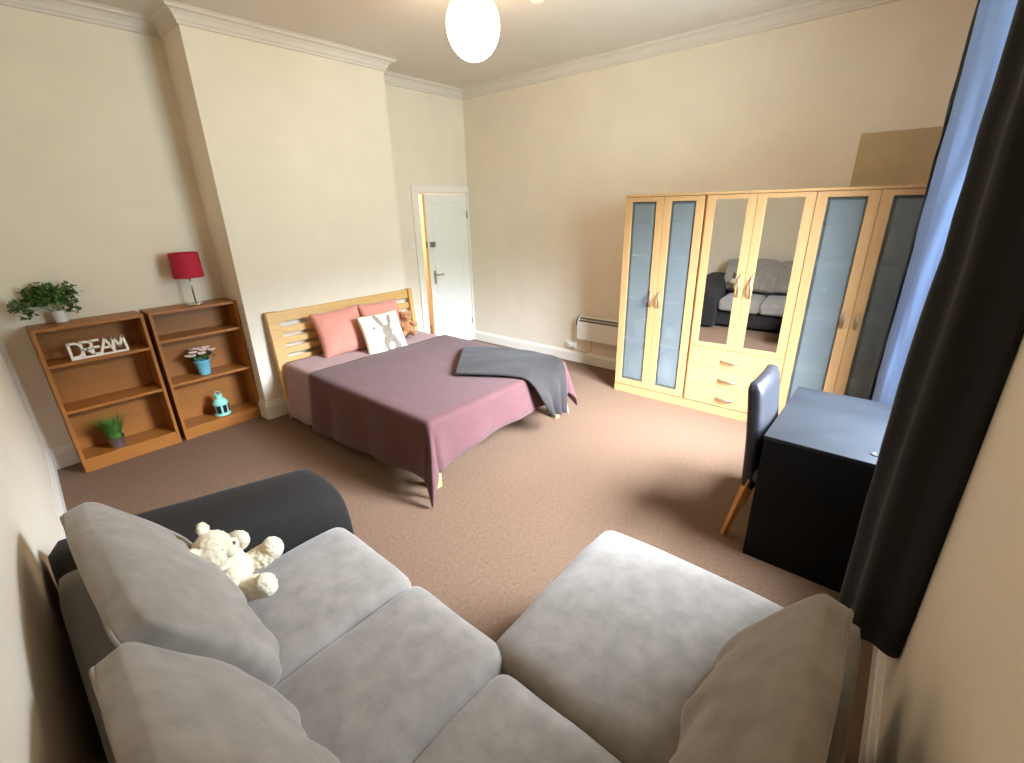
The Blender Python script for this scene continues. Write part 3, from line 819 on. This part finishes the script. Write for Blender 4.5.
# chair faces +y (towards the window); local origin at seat centre
def backrest():
    bm = puff(.42, .075, .62, .03, .018, 16, .004, .002, 3)
    for v in bm.verts:
        f = v.co.z/.62
        v.co.y += -.05*f*f+.018*math.cos(v.co.x/.21*1.2)-.02
    return bm
o = ch('backrest', backrest(), 'leather', smooth=True); o.location = (0, -.165, .345)
o = ch('seat', puff(.43, .42, .09, .03, .02, 14), 'leather', smooth=True); o.location = (0, .04, .40)
for x in (-.19, .19):
    bm = BM()
    for i, (z, y, r) in enumerate(((0, -.255, .015), (.2, -.20, .018), (.42, -.165, .022))): pass
    tube(bm, [(x, -.255, 0), (x, -.215, .2), (x, -.17, .42)], [.019, .022, .027], 4); ch('leg', bm, 'chair_wood')
    bm = BM(); tube(bm, [(x, .215, 0), (x, .21, .42)], [.02, .026], 4); ch('leg', bm, 'chair_wood')

# ------------------------------------------------------------------ curtains
def curtain(name, path, z0, z1, m, amp, waves, label, thick=.006, seed=0, back=None):
    bm = BM(); n, mz = 90, 26; g = []
    cum = [0]
    for i in range(1, len(path)): cum.append(cum[-1]+(Vector(path[i])-Vector(path[i-1])).length)
    def at(f):
        d_ = f*cum[-1]
        for i in range(len(path)-1):
            if d_ <= cum[i+1]+1e-9:
                q = (d_-cum[i])/(cum[i+1]-cum[i]); a, b2 = Vector(path[i]), Vector(path[i+1]); tn = (b2-a).normalized()
                return a.lerp(b2, q), Vector((-tn.y, tn.x))
    for j in range(mz+1):
        z = z0+(z1-z0)*j/mz; row = []
        for i in range(n+1):
            f = i/n; p, nn = at(f)
            s = amp*(.75+.25*j/mz)*math.sin(f*waves*2*PI+seed+.25*math.sin(j*.35+seed))+.010*mnoise.noise((f*7, z*2.2, seed))+.004*mnoise.noise((f*4, z*9, seed))
            row.append(bm.verts.new((p.x+nn.x*s, p.y+nn.y*s, z)))
        g.append(row)
    for j in range(mz):
        for i in range(n): bm.faces.new((g[j][i], g[j][i+1], g[j+1][i+1], g[j+1][i]))
    o = obj(name, bm, m, None, smooth=True)
    so = o.modifiers.new('cloth', 'SOLIDIFY'); so.thickness = thick; so.offset = 0
    return o
# near panel: bunched, its side turned to the room
cn = curtain('curtain', [(2.38, 5.01), (2.45, 4.96), (2.72, 4.895), (2.98, 4.875), (3.06, 4.93), (3.085, 5.052), (2.94, 5.055)], .41, 3.0, 'curtain_dark', .012, 9, '', seed=1.3)
tag(cn, 'black curtain bunched at the near side of the window', 'curtain')
# far panel: pale satin lining turned towards the room
cf = curtain('curtain', [(.74, 4.80), (.88, 4.79), (.98, 4.84), (1.07, 4.93), (1.13, 5.035)], .32, 3.0, 'satin', .004, 1.2, '', seed=.4)
tag(cf, 'pale blue daylit satin curtain at the far side of the window', 'curtain')
cd = curtain('curtain_border', [(.72, 4.792), (.80, 4.781), (.87, 4.782)], .32, 3.0, 'curtain_dark', .003, 2, '', seed=.2)
cd.parent = cf; cd['label'] = 'black outer cloth of the satin curtain'
t = thing('curtain_pole', 'black curtain pole above the window', 'curtain pole', (1.95, 4.93, 3.03))
bm = BM(); tube(bm, [(-1.4, 0, 0), (1.4, 0, 0)], .014, 12); obj('pole', bm, 'black_plastic', t, smooth=True)
for x in (-1.41, 1.41):
    bm = BM(); ellipsoid(bm, (x, 0, 0), (.03, .03, .03), seg=14); obj('finial', bm, 'black_plastic', t, smooth=True)
for x in (-1.2, 1.2): obj('bracket', box(x-.012, x+.012, -.005, W-4.93, -.012, .012), 'black_plastic', t)

# ------------------------------------------------------------------ corner sofa
t = thing('corner_sofa', 'grey corner sofa with charcoal arm in the foreground', 'sofa', (4.4, 3.6, 0))
OX, OY = 4.4, 3.6
def so_(name, bm, m, x=0, y=0, z=0, rot=None, **k):
    bmesh.ops.translate(bm, vec=(x-OX, y-OY, z), verts=bm.verts)
    return obj(name, bm, m, t, **k)
BX0, BX1 = 3.96, 4.835
so_('base', puff(.82, 2.36, .25, .03, 0, 10), 'sofa_dark', 4.40, 3.74, .03, smooth=True)
so_('chaise_base', puff(.86, .88, .25, .03, 0, 8), 'sofa_dark', 3.66, 4.46, .03, smooth=True)
for (x, y) in ((4.05, 2.65), (4.75, 2.65), (4.75, 4.8), (3.3, 4.1), (3.3, 4.82)): so_('foot', box(-.03, .03, -.03, .03, 0, .04), 'black_plastic', x, y, 0)
# arm: rounded section lofted from the wall to the front, sloping down
def arm():
    bm = BM(); rings = []
    st = [(4.84, .70, 1), (4.80, .745, 1), (4.6, .735, 1), (4.4, .70, 1), (4.2, .668, 1), (4.0, .634, 1), (3.91, .618, 1), (3.865, .60, .99), (3.838, .565, .96), (3.828, .50, .93), (3.826, .42, .92)]
    for x, zt, s in st:
        y0, y1 = 2.52+.02*(1-s)*5, 2.93-.02*(1-s)*5
        r = (y1-y0)/2; cy = (y0+y1)/2; q = []
        q.append((y0, .04)); q.append((y0, zt-.20))
        for k in range(13):
            a = PI-PI*k/12; q.append((cy+r*math.copysign(abs(math.cos(a))**.75, math.cos(a)), zt-.16+.16*math.sin(a)**.75 if math.sin(a) > 0 else zt-.16))
        q.append((y1, zt-.20)); q.append((y1, .04))
        rings.append([bm.verts.new((x, yy, zz)) for yy, zz in q])
    m = len(rings[0])
    for i in range(len(rings)-1):
        for k in range(m): bm.faces.new((rings[i][k], rings[i][(k+1) % m], rings[i+1][(k+1) % m], rings[i+1][k]))
    bm.faces.new(rings[0]); bm.faces.new(rings[-1][::-1])
    return bm
so_('arm', arm(), 'sofa_dark', angle=.7)
def slab(x0, x1, y0, y1, z0, z1, r=.05, top=.01, n=14):
    bm = puff(x1-x0, y1-y0, z1-z0, r, top, n, 0, .003, 1); bmesh.ops.translate(bm, vec=((x0+x1)/2, (y0+y1)/2, z0), verts=bm.verts); return bm
so_('back_frame', slab(4.69, 4.85, 2.84, 4.95, .06, .745), 'sofa_frame', smooth=True)
so_('back_frame', slab(3.22, 4.69, 4.86, 4.945, .06, .60, .035), 'sofa_frame', smooth=True)
def seat(x0, x1, y0, y1, z0, z1, seed, top=.03, r=.055):
    bm = puff(x1-x0, y1-y0, z1-z0, r, top, 22, .012, .007, seed); bmesh.ops.translate(bm, vec=((x0+x1)/2, (y0+y1)/2, z0), verts=bm.verts)
    return so_('seat_cushion', bm, 'sofa', smooth=True)
seat(3.90, 4.68, 2.945, 3.525, .27, .445, 1); seat(3.90, 4.68, 3.53, 4.045, .27, .445, 2); seat(3.955, 4.68, 4.05, 4.775, .27, .445, 3); seat(3.10, 3.95, 3.965, 4.79, .27, .445, 4)
def back_cushion(w, h, th, origin, ex, ey, seed, taper=.58, bulge=.055):
    """thick filled cushion: local x across, y up, z to the front; fat at the bottom, thinner and rounder at the top."""
    bm = puff(w, h, th, .04, bulge, 32, .004, .009, seed)
    for v in bm.verts:
        t_ = v.co.y/h+.5; u = v.co.x/(w/2)
        v.co.z *= 1-taper*max(0, t_)**1.6
        v.co.y -= .035*u*u*max(0, t_)**2                     # shoulders slope
        k = v.co.z/th
        v.co.z += .004*k*math.sin(u*9+seed)*max(0, .55-t_)*4*max(0, k)
        q = Vector((v.co.x*16+seed*7, v.co.y*5, seed)); v.co.z += (.005+.013*max(0, .6-t_))*mnoise.noise(q)*max(0, k)
    o = obj('back_cushion', bm, 'sofa', t, smooth=True)
    ex = Vector(ex).normalized(); ey = Vector(ey); ez = ex.cross(ey).normalized(); ey = ez.cross(ex)
    mm = Matrix((ex, ey, ez)).transposed().to_4x4(); mm.translation = Vector(origin)-Vector((OX, OY, 0))
    o.matrix_local = mm
    for f0 in (.10,):                                   # piped seam round the back edge
        pts = []; a, b2, rr = w/2, h/2, .045
        for cx_, cy_, s0 in ((a-rr, b2-rr, 0), (-a+rr, b2-rr, 1), (-a+rr, -b2+rr, 2), (a-rr, -b2+rr, 3)):
            for k in range(7):
                an = (s0+k/6)*PI/2; x_, y_ = cx_+(rr-.004)*math.cos(an), cy_+(rr-.004)*math.sin(an)
                t_ = y_/h+.5; y_ -= .035*(x_/(w/2))**2*max(0, t_)**2
                pts.append((x_, y_, th*f0*(1-taper*max(0, t_)**1.6)))
        pts.append(pts[0])
        obj('piping', tube(BM(), pts, .006, 6, caps=False), 'sofa', o, smooth=True)
    return o
# seat fronts face -x
back_cushion(.77, .52, .20, (4.71, 3.25, .735), (0, -1, 0), (.27, 0, .96), 1)
back_cushion(.77, .52, .18, (4.757, 4.012, .73), (0, -1, 0), (.27, 0, .96), 2)
back_cushion(.72, .46, .18, (3.84, 4.845, .665), (1, 0, 0), (0, .22, .97), 3)

# ------------------------------------------------------------------ light
wld = bpy.data.worlds.new('sky'); bpy.context.scene.world = wld; wld.use_nodes = True
nt = wld.node_tree; bg = nt.nodes['Background']
tc = nt.nodes.new('ShaderNodeTexCoord'); sp_ = nt.nodes.new('ShaderNodeSeparateXYZ'); nt.links.new(tc.outputs['Generated'], sp_.inputs[0])
rp = nt.nodes.new('ShaderNodeValToRGB'); nt.links.new(sp_.outputs['Z'], rp.inputs[0])
e = rp.color_ramp.elements; e[0].position = .26; e[0].color = (.06, .08, .085, 1); e[1].position = .38; e[1].color = (.74, .85, 1.0, 1)
# sky darkened to one side, added to keep daylight off the far wardrobe
rx = nt.nodes.new('ShaderNodeMapRange'); nt.links.new(sp_.outputs['X'], rx.inputs['Value'])
rx.inputs['From Min'].default_value = .40; rx.inputs['From Max'].default_value = .75; rx.inputs['To Min'].default_value = 1; rx.inputs['To Max'].default_value = .04
mu = nt.nodes.new('ShaderNodeVectorMath'); mu.operation = 'SCALE'; nt.links.new(rp.outputs[0], mu.inputs[0]); nt.links.new(rx.outputs[0], mu.inputs['Scale'])
nt.links.new(mu.outputs[0], bg.inputs['Color']); bg.inputs['Strength'].default_value = 330.0
pl = bpy.data.lights.new('window_daylight', 'AREA'); pl.shape = 'RECTANGLE'; pl.size = WX1-WX0; pl.size_y = WZ1-WZ0
pl.cycles.is_portal = True
po = bpy.data.objects.new('window_daylight', pl); C.objects.link(po); po.location = ((WX0+WX1)/2, W+.23, (WZ0+WZ1)/2); po.rotation_euler = (-PI/2, 0, 0)

# ------------------------------------------------------------------ camera
cam = bpy.data.cameras.new('camera'); co = bpy.data.objects.new('camera', cam); C.objects.link(co)
YAW, PITCH, ROLL = -.0745, -.3627, -.0231
a_ = PI*1.25+YAW
f = Vector((math.cos(a_)*math.cos(PITCH), math.sin(a_)*math.cos(PITCH), math.sin(PITCH)))
r = f.cross(Vector((0, 0, 1))).normalized(); u = r.cross(f)
c_, s_ = math.cos(ROLL), math.sin(ROLL)
R_, U_ = c_*r+s_*u, -s_*r+c_*u
mw = Matrix((R_, U_, -f)).transposed().to_4x4(); mw.translation = Vector((4.753, 4.8114, 1.8561))
co.matrix_world = mw
cam.sensor_fit = 'HORIZONTAL'; cam.sensor_width = 36; cam.lens = 460.33*36/1024; cam.clip_start = .02
sc = bpy.context.scene; sc.camera = co
sc.view_settings.view_transform = 'Standard'; sc.view_settings.look = 'None'; sc.view_settings.gamma = 1; sc.view_settings.use_curve_mapping = False
sc.view_settings.exposure = -0.2
sc.cycles.use_denoising = True
sc.cycles.max_bounces = 10; sc.cycles.diffuse_bounces = 6; sc.cycles.transparent_max_bounces = 12
sc.cycles.sample_clamp_indirect = 3; sc.cycles.sample_clamp_direct = 15; sc.cycles.caustics_reflective = False; sc.cycles.caustics_refractive = False
